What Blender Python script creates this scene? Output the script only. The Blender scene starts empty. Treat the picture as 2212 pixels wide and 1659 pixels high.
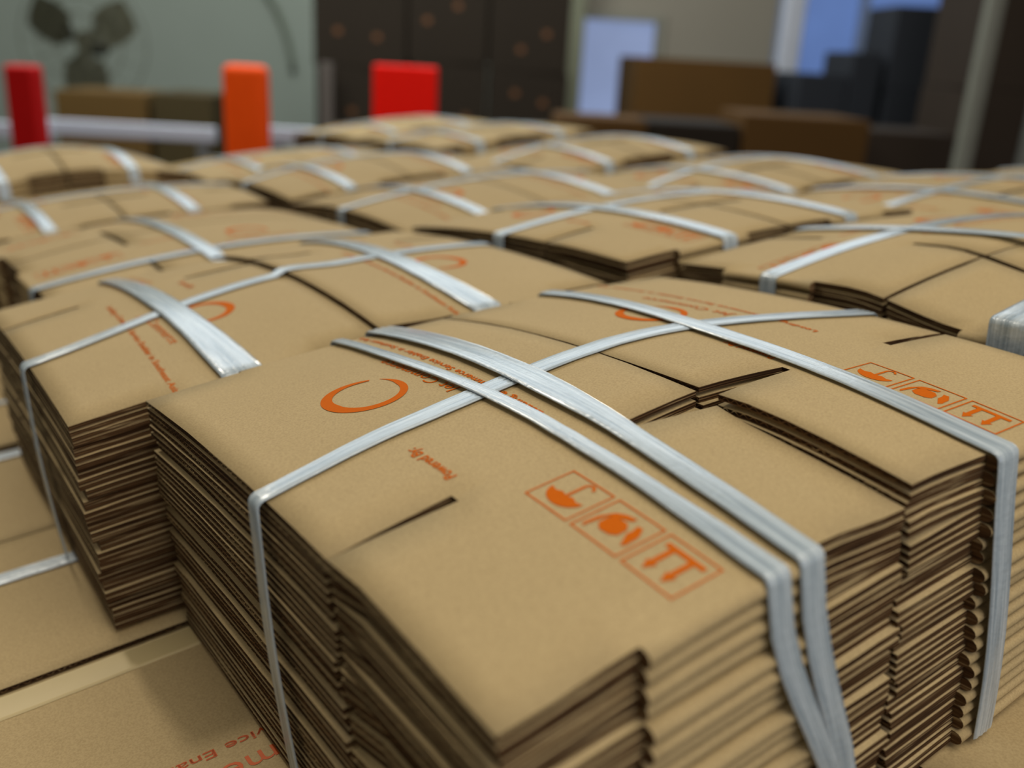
import bpy, bmesh, math, random
from mathutils import Vector, Matrix, noise

S = bpy.context.scene
COL = S.collection
V = Vector

# ------------------------------------------------------------------ camera
C_POS = V((-0.12931748, -0.17301605, 0.17890071))
C_R = V((0.81195721, -0.58113832, 0.05480643))
C_U = V((0.15178958, 0.30087042, 0.94150779))
C_F = V((0.56363589, 0.75614499, -0.33250465))
cd = bpy.data.cameras.new('camera')
cam = bpy.data.objects.new('camera', cd)
COL.objects.link(cam)
m = Matrix((C_R, C_U, -C_F)).transposed().to_4x4()
m.translation = C_POS
cam.matrix_world = m
cd.sensor_width = 36.0
cd.lens = 36.0 * 2034.26 / 2212.0
cd.clip_start = 0.02
cd.dof.use_dof = True
cd.dof.focus_distance = 0.475
cd.dof.aperture_fstop = 4.1
S.camera = cam

# the pile of bundles lies a little tilted in the room (it was stacked on a sloping table)
Q = Matrix(((0.9958920742, 0.0028200791, -0.0905042744),
            (0.0028200791, 0.9980640237, 0.0621309235),
            (0.0905042744, -0.0621309235, 0.9939560980))).to_4x4()

# ------------------------------------------------------------------ world, lights, exposure
w = bpy.data.worlds.new('world'); S.world = w; w.use_nodes = True
bg = w.node_tree.nodes['Background']
bg.inputs['Color'].default_value = (1.0, 0.96, 0.84, 1)
bg.inputs['Strength'].default_value = 0.24

def area(name, pos, target, size, energy, color, size_y=None):
    l = bpy.data.lights.new(name, 'AREA'); l.energy = energy; l.color = color
    if size_y: l.shape = 'RECTANGLE'; l.size = size; l.size_y = size_y
    else: l.shape = 'DISK'; l.size = size
    o = bpy.data.objects.new(name, l); COL.objects.link(o)
    o.location = pos
    o.rotation_euler = (V(target) - V(pos)).to_track_quat('-Z', 'Y').to_euler()
    return o
kd = (Q.to_3x3() @ V((-0.10, 1.0, 1.0))).normalized()
area('high_bay_lamp', V((0.2, 0.3, 0)) + kd * 4.2, (0.2, 0.3, 0), 0.34, 62, (1.0, 0.93, 0.80))
area('overhead_fill', (0.35, -1.05, 2.3), (0.1, 0.1, 0), 2.0, 56, (1.0, 0.93, 0.80), 2.0)  # added soft fill overhead, lifts the tops and the near corner
area('strap_sheen_fill', tuple(V((0.3, 0.3, 0)) + V((0.46, 0.80, 0))*6.0 + V((0, 0, 2.75))), (0.4, 0.5, 0), 6.0, 105, (0.78, 0.90, 1.0), 2.4)  # added source out of view, gives the straps their bluish-white sheen
area('back_wall_fill', (1.2, 3.2, 2.6), (2.4, 5.6, 0.3), 2.5, 150, (0.92, 1.0, 0.95), 2.0)  # added fill that brightens the back wall
area('doorway_daylight', (0.3, -3.2, 1.0), (0.3, 0.3, 0), 2.4, 22, (0.72, 0.78, 1.0), 1.8)

vs = S.view_settings
S.display_settings.display_device = 'sRGB'
vs.view_transform = 'Standard'; vs.look = 'None'; vs.gamma = 1.0; vs.exposure = -0.17
vs.use_curve_mapping = False

# ------------------------------------------------------------------ helpers
def srgb(r, g, b):
    f = lambda c: (c/255/12.92) if c/255 <= .04045 else ((c/255+.055)/1.055)**2.4
    return (f(r), f(g), f(b), 1)

def mat(name):
    m = bpy.data.materials.new(name); m.use_nodes = True
    nt = m.node_tree
    return m, nt, nt.nodes, nt.links, nt.nodes['Principled BSDF']

def simple(name, col, rough=.6, spec=.4, noise_amt=.12, scale=30, metal=0):
    m, nt, N, L, p = mat(name)
    n = N.new('ShaderNodeTexNoise'); n.inputs['Scale'].default_value = scale; n.inputs['Detail'].default_value = 4
    tc = N.new('ShaderNodeTexCoord'); L.new(tc.outputs['Object'], n.inputs['Vector'])
    r = N.new('ShaderNodeMixRGB'); r.inputs[1].default_value = [c*(1-noise_amt) for c in col[:3]]+[1]
    r.inputs[2].default_value = [min(1, c*(1+noise_amt)) for c in col[:3]]+[1]
    L.new(n.outputs['Fac'], r.inputs[0]); L.new(r.outputs[0], p.inputs['Base Color'])
    p.inputs['Roughness'].default_value = rough; p.inputs['Specular IOR Level'].default_value = spec
    p.inputs['Metallic'].default_value = metal
    return m

def board_material():
    m, nt, N, L, p = mat('kraft_board')
    tc = N.new('ShaderNodeTexCoord')
    big = N.new('ShaderNodeTexNoise'); big.inputs['Scale'].default_value = 9; big.inputs['Detail'].default_value = 3
    fib = N.new('ShaderNodeTexNoise'); fib.inputs['Scale'].default_value = 900; fib.inputs['Detail'].default_value = 5
    spk = N.new('ShaderNodeTexVoronoi'); spk.inputs['Scale'].default_value = 420
    for n in (big, fib, spk): L.new(tc.outputs['Object'], n.inputs['Vector'])
    a = N.new('ShaderNodeMixRGB'); a.inputs[1].default_value = srgb(172, 150, 109); a.inputs[2].default_value = srgb(183, 160, 118)
    L.new(big.outputs['Fac'], a.inputs[0])
    b = N.new('ShaderNodeMixRGB'); b.blend_type = 'MULTIPLY'; b.inputs[0].default_value = .35
    cr = N.new('ShaderNodeValToRGB'); cr.color_ramp.elements[0].color = (.55, .5, .45, 1); cr.color_ramp.elements[1].color = (1.1, 1.1, 1.1, 1)
    cr.color_ramp.elements[0].position = .3; cr.color_ramp.elements[1].position = .62
    L.new(fib.outputs['Fac'], cr.inputs[0]); L.new(a.outputs[0], b.inputs[1]); L.new(cr.outputs[0], b.inputs[2])
    c = N.new('ShaderNodeMixRGB'); c.inputs[2].default_value = srgb(206, 182, 140)
    t = N.new('ShaderNodeMath'); t.operation = 'LESS_THAN'; t.inputs[1].default_value = .10
    L.new(spk.outputs['Distance'], t.inputs[0])
    t2 = N.new('ShaderNodeMath'); t2.operation = 'MULTIPLY'; t2.inputs[1].default_value = .22
    L.new(t.outputs[0], t2.inputs[0]); L.new(t2.outputs[0], c.inputs[0]); L.new(b.outputs[0], c.inputs[1])
    L.new(c.outputs[0], p.inputs['Base Color'])
    bp = N.new('ShaderNodeBump'); bp.inputs['Strength'].default_value = .12; bp.inputs['Distance'].default_value = .0004
    L.new(fib.outputs['Fac'], bp.inputs['Height']); L.new(bp.outputs[0], p.inputs['Normal'])
    p.inputs['Roughness'].default_value = .75; p.inputs['Specular IOR Level'].default_value = .10
    return m

def edge_material():
    # the cut edge of corrugated board: two liners with the fluting wave between them (UV: metres along, 0..1 across)
    m, nt, N, L, p = mat('cut_board_edge')
    uv = N.new('ShaderNodeUVMap'); sx = N.new('ShaderNodeSeparateXYZ'); L.new(uv.outputs[0], sx.inputs[0])
    def M(op, a, b=None):
        n = N.new('ShaderNodeMath'); n.operation = op
        for i, x in enumerate((a, b)):
            if x is None: continue
            if isinstance(x, (int, float)): n.inputs[i].default_value = x
            else: L.new(x, n.inputs[i])
        return n.outputs[0]
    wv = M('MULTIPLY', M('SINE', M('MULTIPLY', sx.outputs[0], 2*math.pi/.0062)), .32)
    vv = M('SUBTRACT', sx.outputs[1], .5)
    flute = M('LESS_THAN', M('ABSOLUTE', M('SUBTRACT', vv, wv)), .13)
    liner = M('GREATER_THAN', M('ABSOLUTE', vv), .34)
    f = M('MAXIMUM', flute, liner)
    tc = N.new('ShaderNodeTexCoord')
    no = N.new('ShaderNodeTexNoise'); no.inputs['Scale'].default_value = 1; no.inputs['Detail'].default_value = 3
    mp = N.new('ShaderNodeMapping'); mp.inputs['Scale'].default_value = (16, 16, 420)
    L.new(tc.outputs['Object'], mp.inputs[0]); L.new(mp.outputs[0], no.inputs['Vector'])
    cr = N.new('ShaderNodeValToRGB'); e = cr.color_ramp.elements
    e[0].position = .36; e[0].color = srgb(60, 40, 24); e[1].position = .72; e[1].color = srgb(196, 172, 128)
    q = e.new(.56); q.color = srgb(104, 76, 48)
    L.new(no.outputs['Fac'], cr.inputs[0])
    mx = N.new('ShaderNodeMixRGB'); mx.inputs[1].default_value = srgb(42, 27, 14)  # hollows between the flutes: their shade is put into the colour
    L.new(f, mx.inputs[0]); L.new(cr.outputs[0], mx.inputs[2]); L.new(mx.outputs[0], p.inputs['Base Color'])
    p.inputs['Roughness'].default_value = .9; p.inputs['Specular IOR Level'].default_value = .1
    return m

def strap_material():
    m, nt, N, L, p = mat('white_strapping')
    uv = N.new('ShaderNodeUVMap'); mp = N.new('ShaderNodeMapping'); mp.inputs['Scale'].default_value = (14, 900, 1)
    L.new(uv.outputs[0], mp.inputs[0])
    n = N.new('ShaderNodeTexNoise'); n.inputs['Scale'].default_value = 1; n.inputs['Detail'].default_value = 4; n.inputs['Roughness'].default_value = .6
    L.new(mp.outputs[0], n.inputs['Vector'])
    c = N.new('ShaderNodeMixRGB'); c.inputs[1].default_value = (.28, .35, .40, 1); c.inputs[2].default_value = (.66, .73, .77, 1)
    rp = N.new('ShaderNodeValToRGB'); rp.color_ramp.elements[0].position = .33; rp.color_ramp.elements[1].position = .66
    L.new(n.outputs['Fac'], rp.inputs[0]); L.new(rp.outputs[0], c.inputs[0]); L.new(c.outputs[0], p.inputs['Base Color'])
    tc = N.new('ShaderNodeTexCoord')
    n2 = N.new('ShaderNodeTexNoise'); n2.inputs['Scale'].default_value = 320; n2.inputs['Detail'].default_value = 2
    L.new(tc.outputs['Object'], n2.inputs['Vector'])
    ad = N.new('ShaderNodeMath'); ad.operation = 'MULTIPLY_ADD'; ad.inputs[1].default_value = .5
    L.new(n2.outputs['Fac'], ad.inputs[0]); L.new(n.outputs['Fac'], ad.inputs[2])
    b = N.new('ShaderNodeBump'); b.inputs['Strength'].default_value = .8; b.inputs['Distance'].default_value = .0009
    L.new(ad.outputs[0], b.inputs['Height']); L.new(b.outputs[0], p.inputs['Normal'])
    p.inputs['Roughness'].default_value = .26; p.inputs['Specular IOR Level'].default_value = .9
    p.inputs['Coat Weight'].default_value = .55; p.inputs['Coat Roughness'].default_value = .16; p.inputs['Coat IOR'].default_value = 1.6
    p.inputs['Alpha'].default_value = .86
    return m

M_BOARD = board_material(); M_EDGE = edge_material(); M_STRAP = strap_material()
M_INK = simple('orange_ink', srgb(192, 92, 8), .8, .05, .10, 700)
M_INKR = simple('red_orange_ink', srgb(200, 92, 40), .6, .3, .10, 700)

def new_obj(name, me, parent=None, mw=None):
    o = bpy.data.objects.new(name, me); COL.objects.link(o)
    if parent is not None: o.parent = parent
    if mw is not None: o.matrix_world = mw
    return o

def mesh_obj(name, verts, faces, mats, parent=None, fm=None, uvs=None, smooth=True):
    me = bpy.data.meshes.new(name); me.from_pydata(verts, [], faces)
    for mm in mats: me.materials.append(mm)
    if fm: me.polygons.foreach_set('material_index', fm)
    if smooth: me.polygons.foreach_set('use_smooth', [smooth if isinstance(smooth, bool) else smooth[i] for i in range(len(faces))])
    if uvs:
        ul = me.uv_layers.new(name='UVMap')
        flat = []
        for f in uvs:
            for q in f: flat += [q[0], q[1]]
        ul.data.foreach_set('uv', flat)
    me.update()
    return new_obj(name, me, parent)

def tag(o, label=None, cat=None, group=None, kind=None):
    if label: o['label'] = label
    if cat: o['category'] = cat
    if group: o['group'] = group
    if kind: o['kind'] = kind
    return o

# ------------------------------------------------------------------ the bundles
A_ = 0.200      # one stack of folded boxes: flap + body + flap
B_ = 0.351      # short panel + long panel
YL = 0.1085     # width of the short panel
D_ = 0.0572     # flap depth
HT = 0.145      # height of a bundle
TH = 0.0027     # board thickness
W_ = 2*A_

class Bundle:
    def __init__(s, w0=0, tx=0, ty=0, h1=.014, h2=.008, extra=None, n=20, slots=((.5, 1.2), (1.3, .7))):
        s.w0, s.tx, s.ty, s.h1, s.h2, s.extra, s.n, s.slots = w0, tx, ty, h1, h2, extra, n, slots
    def H(s, u, v):
        pu = max(-.15, 4*(u/W_)*(1-u/W_)); pv = max(-.15, 4*(v/B_)*(1-v/B_))
        return HT + s.w0 + s.tx*(u-A_) + s.ty*(v-B_/2) + s.h1*pu*(.5+.5*pv) + s.h2*pv
    def top(s, stack, u, v):
        z = s.H(u, v)
        if s.extra: z += s.extra(stack, u, v)
        return z

def lin(a, b, n): return [a+(b-a)*i/n for i in range(n+1)]

def box_mesh(bun, stack, k, flip, res, rnd, parent):
    """one folded-flat box: two corrugated sheets joined by a rounded fold along both long sides, slotted flaps at both ends"""
    N = bun.n
    g = .0007
    s0, s1 = g, A_-g
    ns, nt = (4, 9) if res > 1 else (2, 4)
    sl = lin(s0, D_, ns)[:-1] + lin(D_, A_-D_, ns)[:-1] + lin(A_-D_, s1, ns)
    hw = .0026
    i_in = .0022
    tl = lin(i_in, YL-hw, nt//2+1) + lin(YL+hw, B_-i_in, nt)
    nS, nT = len(sl), len(tl)
    slot_j = nt//2+1
    du = stack*A_
    jx, jy, jr = rnd.uniform(-1, 1)*.0020, rnd.uniform(-1, 1)*.0018, rnd.uniform(-1, 1)*.005
    if k >= N-1: jx = jy = jr = 0
    if k == N-2: jx *= .4; jy *= .4
    seed = rnd.uniform(0, 50)
    step = rnd.choice((0.0, .0015, .0035)) if k < N-1 else .0016
    amp = .0013 if k < N-1 else .0003
    def xf(s, t):
        # frame coordinates in the bundle
        ss, tt = (A_-s, B_-t) if flip else (s, t)
        cx, cy = ss-A_/2, tt-B_/2
        u = A_/2+cx-cy*jr+jx+du; v = B_/2+cy+cx*jr+jy
        return u, v
    zz = {}
    def base(s, t, which):
        u, v = xf(s, t)
        H = bun.top(stack, u, v) if k >= N-3 else bun.H(u, v)
        if k < N-1 and k >= N-3 and bun.extra: pass
        e = max(0, 1-min(s, A_-s)/D_)            # 1 at the free end of a flap
        wob = amp*e*noise.noise(V((s*30, t*22+seed, which*3.1)))
        if which == 1:   # upper sheet, top side
            z = H*(k+1)/N - (.0002 if k < N-1 else 0) + wob
        else:            # lower sheet, underside
            z = H*k/N + .0003 + abs(wob)*.6
        return u, v, z
    verts, faces, fm, uvs, sm = [], [], [], [], []
    def addv(p): verts.append(p); return len(verts)-1
    def addf(idx, mi, uv, s_=True):
        faces.append(idx); fm.append(mi); uvs.append(uv if uv else [(0, 0)]*len(idx)); sm.append(s_)
    grid = {}
    for which in (1, 0):
        for i, s in enumerate(sl):
            for j, t in enumerate(tl):
                s_ = s
                if step and s < D_*.98 and j < slot_j: s_ = s + step*(1-s/D_)   # the short-panel flap stops a little further in
                if k == N-1 and j in (slot_j, slot_j+1) and (s < D_*.98 or s > A_-D_*.98):
                    sl_l, sl_r = bun.slots[stack] if not flip else bun.slots[stack][::-1]
                    fr = sl_l if s < A_/2 else sl_r
                    e_ = min(1, 1-min(s, A_-s)/D_)
                    t = YL + (t-YL)*(1+(fr-1)*e_)
                u, v, z = base(s_, t, which)
                zt, zb = (z, z-TH) if which else (z+TH, z)
                grid[which, i, j, 1] = addv((u, v, zt)); grid[which, i, j, 0] = addv((u, v, zb))
        def has(i, j):
            if i < 0 or j < 0 or i >= nS-1 or j >= nT-1: return False
            if j == slot_j-0 and False: return False
            mid = (tl[j]+tl[j+1])/2
            if abs(mid-YL) < hw and (sl[i] < D_-1e-6 or sl[i+1] > A_-D_+1e-6): return False
            return True
        fl = -1 if False else 1
        for i in range(nS-1):
            for j in range(nT-1):
                if not has(i, j): continue
                a, b, c, d = grid[which, i, j, 1], grid[which, i+1, j, 1], grid[which, i+1, j+1, 1], grid[which, i, j+1, 1]
                addf((a, b, c, d), 0, None)
                a, b, c, d = grid[which, i, j, 0], grid[which, i, j+1, 0], grid[which, i+1, j+1, 0], grid[which, i+1, j, 0]
                addf((a, b, c, d), 0, None)
                for (di, dj, p, q) in ((-1, 0, (i, j+1), (i, j)), (1, 0, (i+1, j), (i+1, j+1)), (0, -1, (i, j), (i+1, j)), (0, 1, (i+1, j+1), (i, j+1))):
                    if has(i+di, j+dj): continue
                    if dj and (j+dj < 0 or j+dj >= nT-1) and D_-1e-6 <= sl[i] and sl[i+1] <= A_-D_+1e-6: continue
                    P0, P1 = grid[which, p[0], p[1], 0], grid[which, q[0], q[1], 0]
                    Q1, Q0 = grid[which, q[0], q[1], 1], grid[which, p[0], p[1], 1]
                    if di: l0, l1 = tl[p[1]], tl[q[1]]
                    else: l0 = l1 = .0031 if False else 0.0
                    addf((P0, P1, Q1, Q0), 1, [(l0, 0), (l1, 0), (l1, 1), (l0, 1)], False)
    # rounded folds
    body = [i for i, s in enumerate(sl) if D_-1e-6 <= s <= A_-D_+1e-6]
    for j, sgn, te in ((0, -1, 0.0), (nT-1, 1, B_)):
        rows = []
        for i in body:
            vt = verts[grid[1, i, j, 1]]; vb = verts[grid[0, i, j, 0]]
            r = (vt[2]-vb[2])/2; zc = (vt[2]+vb[2])/2
            row = [grid[1, i, j, 1]]
            for q in range(0, 7):
                ph = math.pi/2 - math.pi*q/6
                u, v = xf(sl[i], te+sgn*(-.0008+(r*1.15)*math.cos(ph)))
                row.append(addv((u, v, zc+r*math.sin(ph))))
            row.append(grid[0, i, j, 0]); rows.append(row)
        for a, b in zip(rows[:-1], rows[1:]):
            for q in range(len(a)-1):
                f = (a[q], a[q+1], b[q+1], b[q]) if sgn < 0 else (a[q], b[q], b[q+1], a[q+1])
                addf(f, 0, None)
        addf(tuple(rows[0]), 1, [(0, .5)]*len(rows[0]), False); addf(tuple(reversed(rows[-1])), 1, [(0, .5)]*len(rows[0]), False)
    return mesh_obj('flattened_box', verts, faces, [M_BOARD, M_EDGE], parent, fm, uvs, sm)

# ---- printing: flat shapes laid in box coordinates (s, t), then mapped onto the curved top board
FONT_CACHE = {}
def text_mesh(txt):
    if txt in FONT_CACHE: return FONT_CACHE[txt]
    cu = bpy.data.curves.new('t', 'FONT'); cu.body = txt; cu.resolution_u = 3
    ob = bpy.data.objects.new('t', cu); COL.objects.link(ob)
    bpy.context.view_layer.update()
    me = bpy.data.meshes.new_from_object(ob.evaluated_get(bpy.context.evaluated_depsgraph_get()))
    vs_ = [(v.co.x, v.co.y) for v in me.vertices]; fs = [tuple(p.vertices) for p in me.polygons]
    bpy.data.objects.remove(ob); bpy.data.curves.remove(cu); bpy.data.meshes.remove(me)
    FONT_CACHE[txt] = (vs_, fs)
    return vs_, fs

class Ink:
    def __init__(s): s.v, s.f = [], []
    def poly(s, pts):
        b = len(s.v); s.v += list(pts); s.f.append(tuple(range(b, b+len(pts))))
    def strip(s, A, B, closed=False):
        n = len(A); b = len(s.v); s.v += list(A)+list(B)
        for i in range(n if closed else n-1):
            j = (i+1) % n; s.f.append((b+i, b+j, b+n+j, b+n+i))
    def text(s, txt, s0, t0, t1, height=None, bold=0):
        """text reads along +t, its top towards -s"""
        vs_, fs = text_mesh(txt)
        xs = [p[0] for p in vs_]; x0, x1 = min(xs), max(xs); k = (t1-t0)/(x1-x0); kh = height if height else k
        b = len(s.v); s.v += [(s0-p[1]*kh, t0+(p[0]-x0)*k) for p in vs_]
        s.f += [tuple(b+i for i in f) for f in fs]
        if bold:
            b = len(s.v); s.v += [(s0-p[1]*kh-bold, t0+(p[0]-x0)*k+bold) for p in vs_]
            s.f += [tuple(b+i for i in f) for f in fs]

def ink_obj(name, ink, bun, stack, flip, parent, material, off=.00022):
    vv = []
    for (s, t) in ink.v:
        ss, tt = (A_-s, B_-t) if flip else (s, t)
        u, v = ss+stack*A_, tt
        vv.append((u, v, bun.top(stack, u, v)+off))
    o = mesh_obj(name, vv, ink.f, [material], parent, smooth=False)
    return o

GAP0 = 56
def logo_ink():
    """a brush-drawn open ring: blunt thick end and thin tail meet at the gap"""
    k = Ink(); n = 60; cs, ct = .0812, .2325; o, i_ = [], []
    knots = ((0, .0016), (.03, .0026), (.15, .0046), (.38, .0070), (.55, .0050), (.75, .0042), (.88, .0040), (.96, .0016), (1, .0003))
    for q in range(n+1):
        f = q/n
        a = math.radians(GAP0 + 346*f)
        for (f0, x0), (f1, x1) in zip(knots[:-1], knots[1:]):
            if f <= f1: wd = x0+(x1-x0)*(f-f0)/(f1-f0); break
        r = .0225
        ca, sa = math.cos(a), math.sin(a)
        o.append((cs+r*ca, ct+r*sa)); i_.append((cs+(r-wd)*ca, ct+(r-wd)*sa))
    k.strip(o, i_)
    return k
def name_ink():
    k = Ink(); k.text('Jet Commerce', .1180, .1975, .276, .0108); return k
def tag_ink():
    k = Ink(); k.text('Leading e-Commerce Service Enabler in Southeast Asia', .1290, .1435, .350, .0062, bold=.00028)
    k.v = [(a+(b-.1435)*.050, b) for a, b in k.v]; return k
def powered_ink():
    k = Ink(); k.text('Powered By:', .0675, .1225, .1570, .0078, bold=.00025); return k

def symbols_ink(s0=.0825, t0=.006, cell=.0305, gap=.0028, ws=.0265):
    k = Ink(); e = .0009
    def rect(a, b, c, d): k.poly([(a, b), (c, b), (c, d), (a, d)])
    def rectN(a, b, c, d, n=4):
        for q in range(n): rect(a, b+(d-b)*q/n, c, b+(d-b)*(q+1)/n)
    for c in range(3):
        t = t0 + c*(cell+gap)
        rectN(s0, t, s0+e, t+cell); rectN(s0+ws-e, t, s0+ws, t+cell)
        rect(s0+e, t, s0+ws-e, t+e); rect(s0+e, t+cell-e, s0+ws-e, t+cell)
    # two upright arrows over a bar; symbol top points to -s
    t = t0
    rectN(s0+.0195, t+.0045, s0+.0222, t+cell-.0040)
    for q in (.0105, .0215):
        rect(s0+.0085, t+q-.0013, s0+.0195, t+q+.0016)
        k.poly([(s0+.0035, t+q), (s0+.0092, t+q-.0030), (s0+.0092, t+q+.0030)])
    # two hands round a parcel
    t = t0+cell+gap
    c0, c1 = s0+.0125, t+.0175
    k.poly([(c0-.0050, c1-.0040), (c0-.0028, c1-.0068), (c0+.0022, c1-.0066), (c0+.0052, c1-.0035), (c0+.0050, c1+.0032), (c0+.0020, c1+.0058), (c0-.0030, c1+.0055), (c0-.0055, c1+.0020)])
    k.poly([(s0+.0030, t+.0260), (s0+.0052, t+.0275), (s0+.0125, t+.0268), (s0+.0190, t+.0235), (s0+.0215, t+.0190), (s0+.0225, t+.0135), (s0+.0200, t+.0140), (s0+.0178, t+.0190), (s0+.0150, t+.0240), (s0+.0085, t+.0252)])
    k.poly([(s0+.0060, t+.0045), (s0+.0082, t+.0032), (s0+.0150, t+.0038), (s0+.0200, t+.0070), (s0+.0195, t+.0100), (s0+.0160, t+.0088), (s0+.0130, t+.0090), (s0+.0095, t+.0068)])
    # umbrella
    t = t0+2*(cell+gap); cu, cv = s0+.0125, t+.0155
    arc = [(cu-.0085*math.sin(math.radians(a)), cv+.0112*math.cos(math.radians(a))) for a in range(0, 181, 15)]
    k.poly(arc + [(cu-.0012, cv-.0075), (cu+.0002, cv-.0038), (cu-.0010, cv), (cu+.0002, cv+.0038), (cu-.0012, cv+.0075)])
    rect(cu-.001, cv-.0008, cu+.0090, cv+.0008)
    o = [(cu+.0090+.0034*math.sin(math.radians(a)), cv-.0026+.0034*math.cos(math.radians(a))) for a in range(0, 200, 20)]
    i_ = [(cu+.0090+.0020*math.sin(math.radians(a)), cv-.0026+.0020*math.cos(math.radians(a))) for a in range(0, 200, 20)]
    k.strip(o, i_)
    k.v = [(.0797+(a-s0)*.962, .0108+(b-t0)*.842) for a, b in k.v]
    return k

def sm01(x): x = max(0, min(1, x)); return x*x*(3-2*x)

def strap(bun, axis, spec, width, parent, lift=.0012, foot=None, res=1, drop=None):
    """axis 'u': the band runs along u at v = spec(u/W_); axis 'v': along v at u = spec(v/B_)"""
    Lg = W_ if axis == 'u' else B_
    out = .0036
    n = 46 if res else 18
    pts = []
    c0, c1 = spec(0), spec(1)
    f0, f1 = foot if foot else (c0, c1)
    dp = drop if drop else HT*.985
    def P(l, c): return (l, c) if axis == 'u' else (c, l)
    def surf(l, c):
        u, v = P(min(max(l, .001), Lg-.001), c); return max(bun.top(0 if u < A_ else 1, u, v), bun.H(u, v)) + lift
    # side, bottom to top
    zt0 = surf(0, c0); nd = 8
    for q in range(nd):
        f = q/nd; z = (zt0-.006)*f + .001*(1-f); bow = .0022*math.sin(math.pi*f)
        pts.append((-out-bow, f0+(c0-f0)*sm01(f*1.0), z, V((-1, 0, 0))))
    for a in (0, 25, 50, 75):
        r = .0042; ra = math.radians(a)
        pts.append((-out+r*(1-math.cos(ra)), c0, zt0-r+r*math.sin(ra), V((-math.cos(ra), 0, math.sin(ra)))))
    for q in range(1, n):
        l = Lg*q/n; c = spec(l/Lg); e = .002
        sl_ = (surf(l+e, c)-surf(l-e, c))/(2*e)
        pts.append((l, c, surf(l, c), V((-sl_, 0, 1)).normalized()))
    zt1 = surf(Lg, c1)
    for a in (75, 50, 25, 0):
        r = .0042; ra = math.radians(a)
        pts.append((Lg+out-r*(1-math.cos(ra)), c1, zt1-r+r*math.sin(ra), V((math.cos(ra), 0, math.sin(ra)))))
    for q in range(nd-1, -1, -1):
        f = q/nd; z = (zt1-.006)*f + .001*(1-f); bow = .0022*math.sin(math.pi*f)
        pts.append((Lg+out+bow, f1+(c1-f1)*sm01(f*1.0), z, V((1, 0, 0))))
    m = 9
    prof = []
    for q in range(m):
        x = -1+2*q/(m-1)
        prof.append((x, .0004*(1-x*x) + .00022*(1 if q % 2 else -1)))
    verts, faces, uvs = [], [], []
    acc = 0; last = None; rows = []; accs = []
    wd = width if callable(width) else (lambda f: width)
    for i, (l, c, z, nrm) in enumerate(pts):
        p = V((l, c, z))
        if last is not None: acc += (p-last).length
        last = p; f = min(1, max(0, l/Lg))
        jit = .0004*noise.noise(V((i*.6, width(0)*900 if callable(width) else width*900, c*40)))
        row_t, row_b = [], []
        for (x, h) in prof:
            q_ = p + V((0, x*(wd(f)/2)+jit, 0)) + nrm*(h+.0004)
            b_ = p + V((0, x*(wd(f)/2)+jit, 0)) + nrm*(h-.0001)
            for vec, rr in ((q_, row_t), (b_, row_b)):
                uu, vv_ = P(vec.x, vec.y); verts.append((uu, vv_, vec.z)); rr.append(len(verts)-1)
        rows.append((row_t, row_b)); accs.append(acc)
    for i in range(len(rows)-1):
        (a, ab), (b, bb) = rows[i], rows[i+1]
        for q in range(m-1):
            faces.append((a[q], b[q], b[q+1], a[q+1])); uvs.append([(accs[i], q*.001), (accs[i+1], q*.001), (accs[i+1], q*.001+.001), (accs[i], q*.001+.001)])
            faces.append((ab[q], ab[q+1], bb[q+1], bb[q])); uvs.append([(0, 0)]*4)
        for q in (0, m-1):
            faces.append((a[q], ab[q], bb[q], b[q])); uvs.append([(accs[i], q*.001)]*4)
    if axis == 'v': faces = [tuple(reversed(f)) for f in faces]; uvs = [list(reversed(x)) for x in uvs]
    return mesh_obj('strap', verts, faces, [M_STRAP], parent, None, uvs, True)

def make_bundle(X, Y, rot, label, bun, straps, flip=False, res=1, prints=(0, 1), seed=1, zbase=-HT, group='strapped bundles on top of the pile', few=None, shear=(0, 0), pr_kinds='all'):
    """(X, Y): where the frame's own origin stands on the pile; rot in degrees"""
    e = bpy.data.objects.new('carton_bundle', None); COL.objects.link(e); e.empty_display_size = .05
    mt = Q @ Matrix.Translation((X, Y, zbase)) @ Matrix.Rotation(math.radians(rot), 4, 'Z')
    if shear != (0, 0):
        sh = Matrix.Identity(4); sh[0][2] = shear[0]; sh[1][2] = shear[1]; 
    e.matrix_world = mt
    tag(e, label, 'bundle', group)
    rnd = random.Random(seed)
    for st in (0, 1):
        rng = range(bun.n) if few is None else range(bun.n-few, bun.n)
        for k in rng:
            r_ = res if k >= bun.n-5 or res > 1 else 0
            o = box_mesh(bun, st, k, flip, 2 if r_ >= 1 else 1, rnd, e)
            if k == bun.n-1 and st in prints:
                fl = flip
                if pr_kinds == 'all':
                    ink_obj('printed_ring', logo_ink(), bun, st, fl, o, M_INK)
                    ink_obj('printed_name', name_ink(), bun, st, fl, o, M_INK)
                    ink_obj('printed_slogan', tag_ink(), bun, st, fl, o, M_INK)
                    ink_obj('printed_words', powered_ink(), bun, st, fl, o, M_INK)
                    ink_obj('care_symbols', symbols_ink(), bun, st, fl, o, M_INK)
    for sp in straps:
        sp = dict(sp); strap(bun, sp['axis'], sp['spec'], sp['width'], e, sp.get('lift', .0012), sp.get('foot'), res)
    return e

cst = lambda c: (lambda f: c)
def pwl(*ps):
    """smooth curve through (f, value) pairs"""
    def lin_(f):
        for (a, x), (b, y) in zip(ps[:-1], ps[1:]):
            if f <= b: return x+(y-x)*(f-a)/(b-a)
        return ps[-1][1]
    return lambda f: sum(lin_(min(1, max(0, f+d))) for d in (-.08, -.04, 0, .04, .08))/5
def bez(*ps):
    """piecewise linear through (f, value) pairs, smoothed"""
    def g(f):
        for (a, x), (b, y) in zip(ps[:-1], ps[1:]):
            if f <= b: return x+(y-x)*sm01((f-a)/(b-a)) if b > a else y
        return ps[-1][1]
    return g

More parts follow.
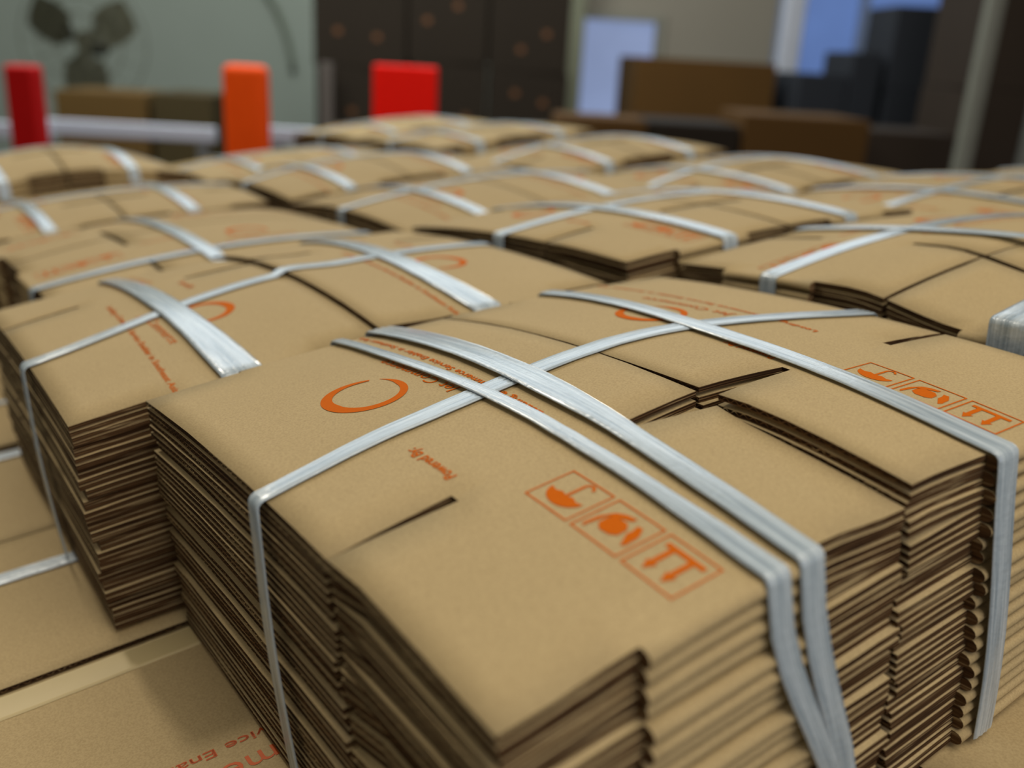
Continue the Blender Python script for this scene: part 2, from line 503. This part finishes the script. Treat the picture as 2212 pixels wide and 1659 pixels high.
# --- nearest bundle
def extra_A(st, u, v):
    z = -.0035*(1-sm01(u/.09))*(1-sm01(v/.10))
    if st == 0:
        e = sm01((u-(A_-D_))/D_); f = 1 if v < YL else 0
        z -= .0050*e*f*sm01((YL+.02-v)/.05) if f else 0
    else:
        e = 1-sm01((u-A_)/(D_*1.6))
        z += .0042*e*sm01((YL+.06-v)/.12)
    return z
bA = Bundle(0, .0, .014, extra=extra_A, slots=((.04, 2.6), (2.4, .6)))
make_bundle(0, 0, 0, 'nearest strapped bundle of flattened cartons, with a narrow and a wide band side by side', bA, [
    dict(axis='u', spec=pwl((0, .168), (.08, .177), (.30, .183), (.44, .192), (.62, .198), (.77, .183), (1, .160)), width=bez((0, .0110), (.3, .0145), (1, .0145))),
    dict(axis='v', spec=pwl((0, .1165), (.26, .119), (.46, .121), (.8, .1185), (1, .123)), width=bez((0, .0120), (.2, .0092), (1, .0080)), lift=.0026, foot=(.163, .123)),
    dict(axis='v', spec=pwl((0, .134), (.09, .136), (.2, .138), (.34, .1435), (.5, .147), (.7, .151), (1, .153)), width=bez((0, .0130), (.25, .0130), (.5, .0195), (1, .0190)), lift=.0028, foot=(.168, .153)),
    dict(axis='v', spec=pwl((0, .2640), (.1, .2645), (.34, .269), (.53, .272), (.81, .2866), (1, .2905)), width=bez((0, .0160), (.3, .0135), (1, .0120)), lift=.0026, foot=(.274, .2905)),
], res=2, seed=3)

# --- the bundle behind it on the left
def extra_B(st, u, v):
    return .0035*(1-sm01((u-A_)/.05)) if st == 1 else 0
make_bundle(-.039, .370, -.6, 'bundle directly behind the nearest one, crossed by a broad flat band at its left', Bundle(-.004, .028, .0, extra=extra_B), [
    dict(axis='u', spec=bez((0, .125), (.5, .165), (1, .175)), width=.0150),
    dict(axis='v', spec=cst(.103), width=bez((0, .027), (.4, .021), (1, .016)), lift=.0024),
    dict(axis='v', spec=bez((0, .285), (1, .300)), width=bez((0, .023), (.5, .018), (1, .016)), lift=.0024),
], flip=True, res=2, seed=5)

def extra_C(st, u, v):
    return -.013*sm01((u-A_+.03)/.09)
# --- right of both, turned a quarter
make_bundle(.436, .366, -93.5, 'quarter-turned bundle right of the nearest one, its bare side above the dark gap', Bundle(.006, .02, -.012, extra=extra_C), [
    dict(axis='v', spec=cst(.104), width=.0155),
    dict(axis='v', spec=cst(.288), width=.023),
    dict(axis='u', spec=bez((0, .150), (1, .165)), width=.015, lift=.0024),
], res=2, seed=7)

def std_straps(a=.1, b=.3, v=.176, w1=.018, w2=.018, w3=.016):
    return [dict(axis='u', spec=cst(v), width=w3), dict(axis='v', spec=cst(a), width=w1, lift=.0024), dict(axis='v', spec=cst(b), width=w2, lift=.0024)]

make_bundle(.389, .375, 0, 'middle bundle behind the dark triangular gap, between the quarter-turned bundle and the rest', Bundle(.0, -.03, -.03), std_straps(.118, .288), res=1, seed=9)
make_bundle(.40, .742, 0, 'bundle behind the middle one, with a shadowed arch under its front edge', Bundle(-.012, 0, .01, h2=.012), std_straps(.105, .300), flip=True, res=1, seed=11)
make_bundle(.016, 1.130, -90, 'quarter-turned bundle at the left edge of the pile, with one band near its front', Bundle(-.014, .0, -.0), [
    dict(axis='v', spec=cst(.340), width=.017), dict(axis='u', spec=cst(.165), width=.017, lift=.0024)], res=1, seed=13)
make_bundle(-.01, 1.138, 0, 'left bundle in the second row from the back, two bands down its front', Bundle(-.012, .01, 0, h2=.012), std_straps(.105, .290, .17), res=1, seed=15)
make_bundle(.41, 1.108, 0, 'second-row bundle beside the left one, its front edge over a dark gap', Bundle(-.008, 0, 0, h1=.02, h2=.012), std_straps(.095, .300), flip=True, res=1, seed=17)
make_bundle(-.005, 1.506, 0, 'hindmost bundle on the left, its front edge arched over a dark gap', Bundle(.004, 0, -.01, h1=.050), std_straps(.105, .305), res=1, seed=19)
make_bundle(.82, .655, 0, 'right-hand bundle with two long bands sloping to a shadowed front edge', Bundle(-.033, 0, .01, h1=.022), std_straps(.12, .31), res=1, seed=21)
make_bundle(.83, 1.03, 0, 'bundle rising to a rounded top right of the pale peak', Bundle(-.018, 0, 0, h1=.022, h2=.012), std_straps(.11, .30), res=1, seed=23)
make_bundle(.83, 1.40, 0, 'back bundle below and right of the square red board, low in its row', Bundle(.006, 0, 0, h1=.014), std_straps(.1, .3), res=1, seed=25)
make_bundle(.86, 1.80, 0, 'hindmost bundle of all, forming the pale peak below the square red board', Bundle(.006, 0, 0, h1=.018), std_straps(.1, .3), res=1, seed=35)
make_bundle(.415, 1.476, 0, 'hindmost bundle between the left one and the topmost one, low behind the others', Bundle(-.010, 0, 0, h1=.016), std_straps(.1, .3), flip=True, res=1, seed=33)
make_bundle(.82, .285, 0, 'bundle at the right behind the quarter-turned one, crossed by bands near the picture edge', Bundle(-.030, 0, 0, h1=.011), std_straps(.15, .30), res=1, seed=27)
make_bundle(1.235, .33, 0, 'farthest bundle on the right, mostly under pale bands', Bundle(-.070, 0, 0, h1=.010, n=12), std_straps(.1, .3), res=1, seed=29)

# --- the layer below
lowg = 'strapped bundles in the lower layer'
ZL = -2*HT-.002
X0 = .205
def low_bundle(x, y, label, straps, seed):
    bun = Bundle(-.001, 0, 0, h1=0, h2=0)
    return bun, make_bundle(x, y, 90, label, bun, straps, res=1, seed=seed, zbase=ZL, group=lowg, prints=())
lb, e = low_bundle(X0, -.047, 'lower bundle beneath the nearest one, red-orange words printed beside its foot', [
    dict(axis='v', spec=cst(.05), width=.014)], 41)
box = [c for c in e.children if c.name.startswith('flattened_box')][-1]
tp = strap(lb, 'v', cst(.386), .023, e, lift=.0002, res=1); tp.name = 'kraft_tape'
tp.data.materials[0] = simple('pale_kraft_tape', srgb(190, 170, 124), .5, .3, .06, 60)
k = Ink(); k.text('Jet Commerce', .0625, .123, .262, .020); ink_obj('printed_name', k, lb, 1, False, box, M_INKR)
k = Ink(); k.text('e-Commerce Service Enabler in', .0785, .101, .286, .0090, bold=.0003); ink_obj('printed_slogan', k, lb, 1, False, box, M_INKR)
k = Ink(); n_ = 40
k.strip([(.028+.016*math.cos(a*2*math.pi/n_), .188+.018*math.sin(a*2*math.pi/n_)) for a in range(n_)],
        [(.028+.0148*math.cos(a*2*math.pi/n_), .188+.0168*math.sin(a*2*math.pi/n_)) for a in range(n_)], True)
ink_obj('printed_ring', k, lb, 1, False, box, M_INKR)
low_bundle(X0, .3580, 'lower bundle at the left, two white bands leading under the pile', [
    dict(axis='v', spec=cst(.137), width=.0165), dict(axis='v', spec=cst(.385), width=.018)], 43)
low_bundle(.584, -.042, 'lower bundle under the right corner of the nearest one, cut edges showing', [
    dict(axis='v', spec=cst(.12), width=.010)], 45)
low_bundle(X0, .772, 'lower bundle farthest back at the left edge, in the shade of the pile', [
    dict(axis='v', spec=cst(.14), width=.010)], 47)

# ------------------------------------------------------------------ boxes and bars
class MB:
    def __init__(s): s.bm = bmesh.new()
    def box(s, x0, y0, z0, x1, y1, z1, bev=0, rz=0):
        r = bmesh.ops.create_cube(s.bm, size=1)
        vs_ = r['verts']
        bmesh.ops.scale(s.bm, vec=(x1-x0, y1-y0, z1-z0), verts=vs_)
        if bev:
            es = list({e for v in vs_ for e in v.link_edges})
            rb = bmesh.ops.bevel(s.bm, geom=es, offset=bev, segments=3, affect='EDGES', profile=.5)
            vs_ = list({v for f in rb['faces'] for v in f.verts} | {v for v in vs_ if v.is_valid})
        c = V(((x0+x1)/2, (y0+y1)/2, (z0+z1)/2))
        if rz: bmesh.ops.rotate(s.bm, cent=(0, 0, 0), matrix=Matrix.Rotation(rz, 3, 'Z'), verts=vs_)
        bmesh.ops.translate(s.bm, vec=c, verts=vs_)
        return s
    def tube(s, pts, r, seg=10):
        pts = [V(p) for p in pts]; rings = []
        for i, p in enumerate(pts):
            d = (pts[min(i+1, len(pts)-1)]-pts[max(i-1, 0)]).normalized()
            q = d.to_track_quat('Z', 'Y').to_matrix()
            rr = r[i] if isinstance(r, (list, tuple)) else r
            rings.append([s.bm.verts.new(p+q@V((rr*math.cos(a*2*math.pi/seg), rr*math.sin(a*2*math.pi/seg), 0))) for a in range(seg)])
        for a, b in zip(rings[:-1], rings[1:]):
            for q in range(seg): s.bm.faces.new((a[q], a[(q+1) % seg], b[(q+1) % seg], b[q]))
        s.bm.faces.new(list(reversed(rings[0]))); s.bm.faces.new(rings[-1])
        return s
    def build(s, name, material, parent=None, mw=None, smooth=False):
        me = bpy.data.meshes.new(name); bmesh.ops.recalc_face_normals(s.bm, faces=s.bm.faces); s.bm.to_mesh(me); s.bm.free()
        me.materials.append(material)
        if smooth: me.polygons.foreach_set('use_smooth', [True]*len(me.polygons))
        return new_obj(name, me, parent, mw)

M_WOOD = simple('pallet_wood', srgb(150, 118, 78), .8, .2, .25, 18)
M_STEEL = simple('pale_painted_metal', srgb(176, 180, 196), .35, .5, .05, 10)
M_TABLE = simple('table_steel', srgb(96, 98, 100), .5, .5, .08, 10)

def root(name, label, cat, mw, group=None):
    e = bpy.data.objects.new(name, None); COL.objects.link(e); e.matrix_world = mw
    return tag(e, label, cat, group)

# pallets that carry the rest of the top layer
for (x0, y0, x1, y1, lab) in ((.585, -.06, 1.66, 1.165, 'wooden pallet under the right half of the pile'),
                              (.225, .375, .57, 1.165, 'wooden pallet under the middle of the pile'),
                              (-.03, 1.19, 1.66, 2.20, 'wooden pallet under the back of the pile')):
    mw = Q @ Matrix.Translation((x0, y0, -2*HT-.002))
    r = root('pallet', lab, 'pallet', mw, 'pallets under the pile')
    Lx, Ly = x1-x0, y1-y0
    nb = max(3, int(Lx/.12)); b = MB()
    for i in range(nb): b.box(Lx*i/nb+.006, 0, HT-.022, Lx*(i+1)/nb-.006, Ly, HT)
    b.build('deck_board', M_WOOD, r)
    for q in (0, .5, 1):
        yy = (Ly-.09)*q
        MB().box(0.006, yy, 0, Lx-.006, yy+.09, HT-.0225).build('stringer', M_WOOD, r)

FLOOR_Z = -1.05
TT = -2*HT-.0025
tb = root('work_table', 'sloping steel table carrying the whole pile of bundles', 'table', Q @ Matrix.Translation((0, 0, TT)))
MB().box(-.17, -.08, -.03, 1.70, 2.22, -.0005, .004).build('table_top', M_TABLE, tb)
for (x, y) in ((-.12, -.02), (1.64, -.02), (-.12, 2.16), (1.64, 2.16)):
    p = Q @ V((x, y, TT-.031))
    m_ = MB().box(-.03, -.03, FLOOR_Z-p.z, .03, .03, -.004)
    o = m_.build('leg', M_TABLE); o.parent = tb
    o.matrix_parent_inverse = tb.matrix_world.inverted(); o.matrix_world = Matrix.Translation(p)

# ------------------------------------------------------------------ the hall behind (axes: x to the right, y away from the camera)
FH = V((0.56596725, 0.82442772, 0)).normalized(); LH = V((FH.y, -FH.x, 0))
RM = Matrix((LH, FH, V((0, 0, 1)))).transposed().to_4x4(); RM.translation = V((C_POS.x, C_POS.y, C_POS.z))
GZ = FLOOR_Z - C_POS.z          # floor height in hall coordinates
def hall(x, y, z=None, rz=0):
    return RM @ Matrix.Translation((x, y, GZ if z is None else z)) @ Matrix.Rotation(rz, 4, 'Z')
def struct(o): return tag(o, kind='structure')

M_FLOOR = simple('concrete_floor', srgb(96, 92, 86), .6, .3, .2, 3)
M_WALLL = simple('wall_paint', srgb(132, 138, 130), .8, .2, .12, 1.2)
struct(MB().box(-7, -5, GZ-.1, 9, 8.2, GZ).build('floor', M_FLOOR, None, RM))
DX0, DX1, DZ = .62, 1.135, .245
WX0, WX1, WZ0, WZ1 = 2.02, 3.12, -.16, .9
wl = MB()
Y0, Y1 = 7.0, 7.15
wl.box(-7, Y0, GZ, DX0, Y1, 2.6); struct(wl.build('wall_back', M_WALLL, None, RM)); wl = MB()
wl.box(DX0, Y0, DZ, DX1, Y1, 2.6); wl.box(DX1, Y0, GZ, WX0, Y1, 2.6)
wl.box(WX0, Y0, GZ, WX1, Y1, WZ0); wl.box(WX0, Y0, WZ1, WX1, Y1, 2.6); wl.box(WX1, Y0, GZ, 9, Y1, 2.6)
struct(wl.build('wall_far', simple('beige_wall_paint', srgb(138, 130, 118), .8, .2, .06, 1.2), None, RM))
struct(MB().box(-7.15, -5, GZ, -7, Y1, 2.6).build('wall_left', M_WALLL, None, RM))

def glow(name, col, st):
    m, nt, N, L, p = mat(name)
    p.inputs['Base Color'].default_value = (0.02, .02, .03, 1)
    n = N.new('ShaderNodeTexNoise'); n.inputs['Scale'].default_value = 2.2
    tc = N.new('ShaderNodeTexCoord'); L.new(tc.outputs['Object'], n.inputs['Vector'])
    r = N.new('ShaderNodeMixRGB'); r.inputs[1].default_value = [c*.75 for c in col[:3]]+[1]; r.inputs[2].default_value = [c*1.2 for c in col[:3]]+[1]
    L.new(n.outputs['Fac'], r.inputs[0]); L.new(r.outputs[0], p.inputs['Emission Color']); p.inputs['Emission Strength'].default_value = st
    return m
M_DAY = glow('daylit_doorway', srgb(136, 152, 190), 1.0)  # glowing panel stands in for daylight coming through the open doorway
M_SKY = glow('daylit_pane', srgb(88, 116, 172), 1.0)
d = MB().box(DX0, Y0+.06, GZ, DX1, Y0+.08, DZ).build('door_1', M_DAY, None, RM); struct(d)
f = MB(); f.box(DX0-.05, Y0-.03, GZ, DX0, Y0+.05, DZ+.05); f.box(DX1, Y0-.03, GZ, DX1+.05, Y0+.05, DZ+.05); f.box(DX0, Y0-.03, DZ, DX1, Y0+.05, DZ+.05)
struct(f.build('trim_1', simple('door_frame_paint', srgb(128, 124, 112), .6), None, RM))
wd = MB().box(WX0, Y0+.06, WZ0, WX1, Y0+.08, WZ1).build('window_1', M_SKY, None, RM); struct(wd)
f = MB()
for x in (WX0-.05, (WX0+WX1)/2-.02, WX1): f.box(x, Y0-.02, WZ0, x+.05, Y0+.05, WZ1)
f.box(WX0, Y0-.02, WZ0-.05, WX1, Y0+.05, WZ0); f.box(WX0, Y0-.02, WZ1, WX1, Y0+.05, WZ1+.05)
o = f.build('window_frame', simple('window_frame_paint', srgb(120, 132, 160), .5), wd)
struct(o)
# cable hanging in a curve on the back wall
pts = [(-2.05+.0, 6.97, .62)]
for q in range(13):
    a = q/12; pts.append((-2.0+.62*math.sin(a*1.45), 6.97, .50-.72*a*a))
o = MB().tube(pts, .018, 8).build('wall_cable', simple('cable_grey', srgb(92, 98, 84), .7), None, RM, True)
tag(o, 'thin grey cable curving down the pale back wall', 'cable')

# standing fan
fan = root('standing_fan', 'dark industrial standing fan against the pale wall at the left', 'fan', hall(-2.14, 5.35))
M_FAN = simple('fan_dark_metal', srgb(62, 60, 46), .6); M_FANG = simple('fan_blade', srgb(84, 82, 66), .5)
hz = -GZ - .075
MB().tube([(0, .05, .02), (0, .05, hz-.1)], .02, 12).build('pole', M_FAN, fan)
MB().tube([(0, .05, 0), (0, .05, .03)], .24, 24).build('base', M_FAN, fan)
MB().tube([(0, -.04, hz), (0, .14, hz)], [.055, .075], 16).build('motor', M_FAN, fan)
for q in range(3):
    a0 = math.radians(30+120*q); b = bmesh.new(); rows = []
    for i in range(7):
        r_ = .05+.25*i/6; wdt = .075+.075*math.sin(math.pi*i/6*.8)
        row = []
        for s_ in (-1, -.3, .3, 1):
            an = a0 + s_*wdt/r_*.75 if r_ > .1 else a0+s_*.5
            row.append(b.verts.new((r_*math.cos(an), -.06+.03*s_, hz+r_*math.sin(an))))
        rows.append(row)
    for x, y in zip(rows[:-1], rows[1:]):
        for s_ in range(3): b.faces.new((x[s_], x[s_+1], y[s_+1], y[s_]))
    bmesh.ops.solidify(b, geom=b.faces[:], thickness=.006)
    mb = MB(); mb.bm.free(); mb.bm = b; mb.build('blade', M_FANG, fan)
g = MB()
for rr, yy in ((.33, -.06), (.22, -.10), (.14, -.12)):
    g.tube([(rr*math.cos(a*math.pi/14), yy, hz+rr*math.sin(a*math.pi/14)) for a in range(29)], .003, 6)
for q in range(16):
    a = q*math.pi/8; g.tube([(.05*math.cos(a), -.13, hz+.05*math.sin(a)), (.22*math.cos(a), -.10, hz+.22*math.sin(a)), (.33*math.cos(a), -.06, hz+.33*math.sin(a))], .0015, 5)
g.build('guard', M_FAN, fan)

# cartons standing in the hall
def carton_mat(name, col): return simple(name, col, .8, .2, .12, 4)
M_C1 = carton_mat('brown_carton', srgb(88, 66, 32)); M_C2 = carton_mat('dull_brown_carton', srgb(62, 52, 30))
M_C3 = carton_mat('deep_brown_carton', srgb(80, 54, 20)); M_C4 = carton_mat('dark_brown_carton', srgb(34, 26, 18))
M_C5 = carton_mat('black_crate', srgb(40, 42, 48)); M_C6 = carton_mat('brownish_black_carton', srgb(50, 40, 32))
M_TAPE = simple('carton_tape', srgb(150, 118, 70), .4)
M_LAB = simple('orange_label', srgb(92, 54, 20), .6)
def carton(x, y, z, wx, wy, h, mt, label, group, rz=0, cat='carton', spots=0, seed=0):
    r = root('carton', label, cat, hall(x, y, z, rz), group)
    MB().box(-wx/2, -wy/2, 0.0005, wx/2, wy/2, h-.004, .004).build('carton_body', mt, r)
    b = MB(); b.box(-wx/2+.004, -wy/2+.004, h-.0035, wx/2-.004, -.003, h); b.box(-wx/2+.004, .003, h-.0035, wx/2-.004, wy/2-.004, h)
    b.build('carton_flap', mt, r)
    if spots:
        rn = random.Random(seed)
        for q in range(spots):
            px_ = -wx*.4+wx*.8*(q+rn.uniform(.2, .8))/spots; pz = rn.uniform(h*.2, h*.8)
            MB().box(px_-.017, -wy/2-.002, pz-.015, px_+.017, -wy/2-.0003, pz+.015).build('label', M_LAB, r)
    return r
def column(x, y, wx, wy, h_top, n, mt, label, group, **kw):
    """n equal cartons stacked from the floor to the height h_top (hall coordinates)"""
    H_ = h_top-GZ
    pos = ['at the bottom of', 'second from the bottom of', 'third from the bottom of', 'fourth from the bottom of', 'fifth from the bottom of', 'sixth from the bottom of']
    for i in range(n):
        where = 'on top of' if i == n-1 else pos[i]
        carton(x, y, GZ+H_*i/n, wx, wy, H_/n-.001, mt, label % where, group, rz=.02*((i*7) % 3-1), seed=i+int(x*10)+50, **kw)

column(-1.77, 4.7, .41, .4, -.275, 2, M_C1, 'mid-brown carton %s the pair under the fan', 'low brown cartons at the left')
column(-1.40, 4.7, .27, .4, -.265, 2, M_C2, 'dull brown carton %s the pair right of the mid-brown cartons', 'low brown cartons at the left')

# the big dark stack in the middle
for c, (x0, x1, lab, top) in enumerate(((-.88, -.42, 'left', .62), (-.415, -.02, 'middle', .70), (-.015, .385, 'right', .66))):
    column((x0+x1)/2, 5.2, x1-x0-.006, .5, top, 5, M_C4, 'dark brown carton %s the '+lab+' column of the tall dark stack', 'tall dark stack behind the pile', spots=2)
o = MB().box(-.03, -.03, 0, .03, .03, -.10-GZ, .006).build('stack_corner_post', simple('grey_plastic', srgb(78, 70, 66), .5), None, hall(-.80, 4.85))
tag(o, 'short grey post before the left edge of the tall dark stack', 'post')

# cartons on the right
column(1.06, 5.2, .70, .6, .012, 3, M_C3, 'wide brown carton %s the stack in front of the bright doorway', 'brown cartons before the doorway')
column(.40, 3.6, .32, .3, -.205, 2, M_C3, 'small brown carton %s the pair behind the pale peak of the pile', 'small brown cartons')
column(.74, 3.7, .34, .4, -.21, 2, M_C4, 'dark brown carton %s the pair left of the wide orange-brown one', 'low dark cartons')
column(1.15, 3.7, .46, .4, -.165, 2, M_C3, 'wide orange-brown carton %s the pair right behind the pile', 'low orange-brown cartons')
column(1.62, 5.0, .24, .4, -.02, 3, M_C5, 'black crate %s the lowest step below the blue window', 'black crates below the blue window', cat='crate')
column(1.82, 5.0, .145, .4, .09, 3, M_C5, 'black crate %s the middle step below the blue window', 'black crates below the blue window', cat='crate')
column(2.155, 5.0, .44, .4, .31, 4, M_C5, 'black crate %s the tallest step below the blue window', 'black crates below the blue window', cat='crate')
column(2.24, 4.2, .56, .5, .75, 5, M_C6, 'brownish black carton %s the tall column at the right', 'tall dark columns at the right')
column(2.84, 4.2, .56, .5, .75, 5, M_C6, 'brownish black carton %s the outermost column at the right', 'tall dark columns at the right')
column(1.62, 4.0, .46, .4, -.215, 2, M_C6, 'low brownish black carton %s the pair right of the orange-brown one', 'low dark cartons at the right')

# posts
def post(name, x, y, w, d_, top, mt, label, lean=0, cap=None, cat='post', bev=.01):
    r = root(name, label, cat, hall(x, y) @ Matrix.Rotation(lean, 4, 'Y'))
    MB().box(-w/2, -d_/2, .012, w/2, d_/2, top-GZ, bev).build('post_body', mt, r)
    MB().box(-w/2-.04, -d_/2-.04, 0, w/2+.04, d_/2+.04, .0115, .002).build('base_plate', M_TABLE, r)
    if cap: cap(r)
    return r
M_W = simple('white_paint', srgb(176, 178, 190), .5)
post('white_column', 1.60, 5.5-.12, .10, .10, 1.0, M_W, 'slim white column left of the blue window')
post('metal_upright', 1.715, 3.45, .055, .05, .9, simple('grey_green_metal', srgb(118, 118, 108), .45), 'slim grey upright before the dark columns at the right')
post('metal_upright', 1.95, 3.45, .055, .05, -.02, simple('dim_metal', srgb(104, 104, 98), .45), 'short grey upright at the right edge of the picture')
post('door_side_post', .55, 6.7, .11, .08, 1.2, simple('olive_grey_paint', srgb(112, 112, 92), .6), 'pale olive post beside the bright doorway')
M_R1 = simple('dark_red_plastic', srgb(176, 8, 8), .6, .15); M_R2 = simple('orange_red_plastic', srgb(255, 84, 8), .6, .15); M_R3 = simple('bright_red_plastic', srgb(255, 18, 0), .6, .15)
post('red_post', -1.40, 3.0, .085, .085, -.118, M_R1, 'dark red leaning post at the far left', lean=-.0, bev=.012)
post('red_post', -.689, 2.8, .118, .09, -.076, M_R2, 'orange-red post behind the left part of the pile', bev=.02)
r = root('red_board', 'bright square red board on a stand behind the top of the pile', 'board', hall(-.275, 3.2))
MB().box(-.102, -.035, -.30-GZ, .102, .035, -.062-GZ, .008).build('board_panel', M_R3, r)
MB().box(-.03, -.02, .012, .03, .02, -.301-GZ).build('stand', M_TABLE, r)
MB().box(-.12, -.08, 0, .12, .08, .0115).build('base_plate', M_TABLE, r)

# pale rails of a roller conveyor running behind the red posts
def rail(x0, x1, y, top, label, h=.055):
    r = root('conveyor_rail', label, 'rail', hall((x0+x1)/2, y), 'pale rails behind the red posts')
    hw = (x1-x0)/2
    MB().box(-hw, -.02, top-h-GZ, hw, .02, top-GZ, .006).build('rail_beam', M_STEEL, r)
    for x in (-hw+.05, hw-.05): MB().box(x-.02, -.018, 0, x+.02, .018, top-h-GZ-.0005).build('leg', M_TABLE, r)
rail(-2.4, -1.56, 3.5, -.335, 'pale metal rail at the far left, crossing behind the dark red post')
rail(-1.72, -1.03, 3.7, -.333, 'pale metal rail between the dark red and the orange-red post')
rail(-.80, -.62, 3.5, -.30, 'short pale metal rail right of the orange-red post')
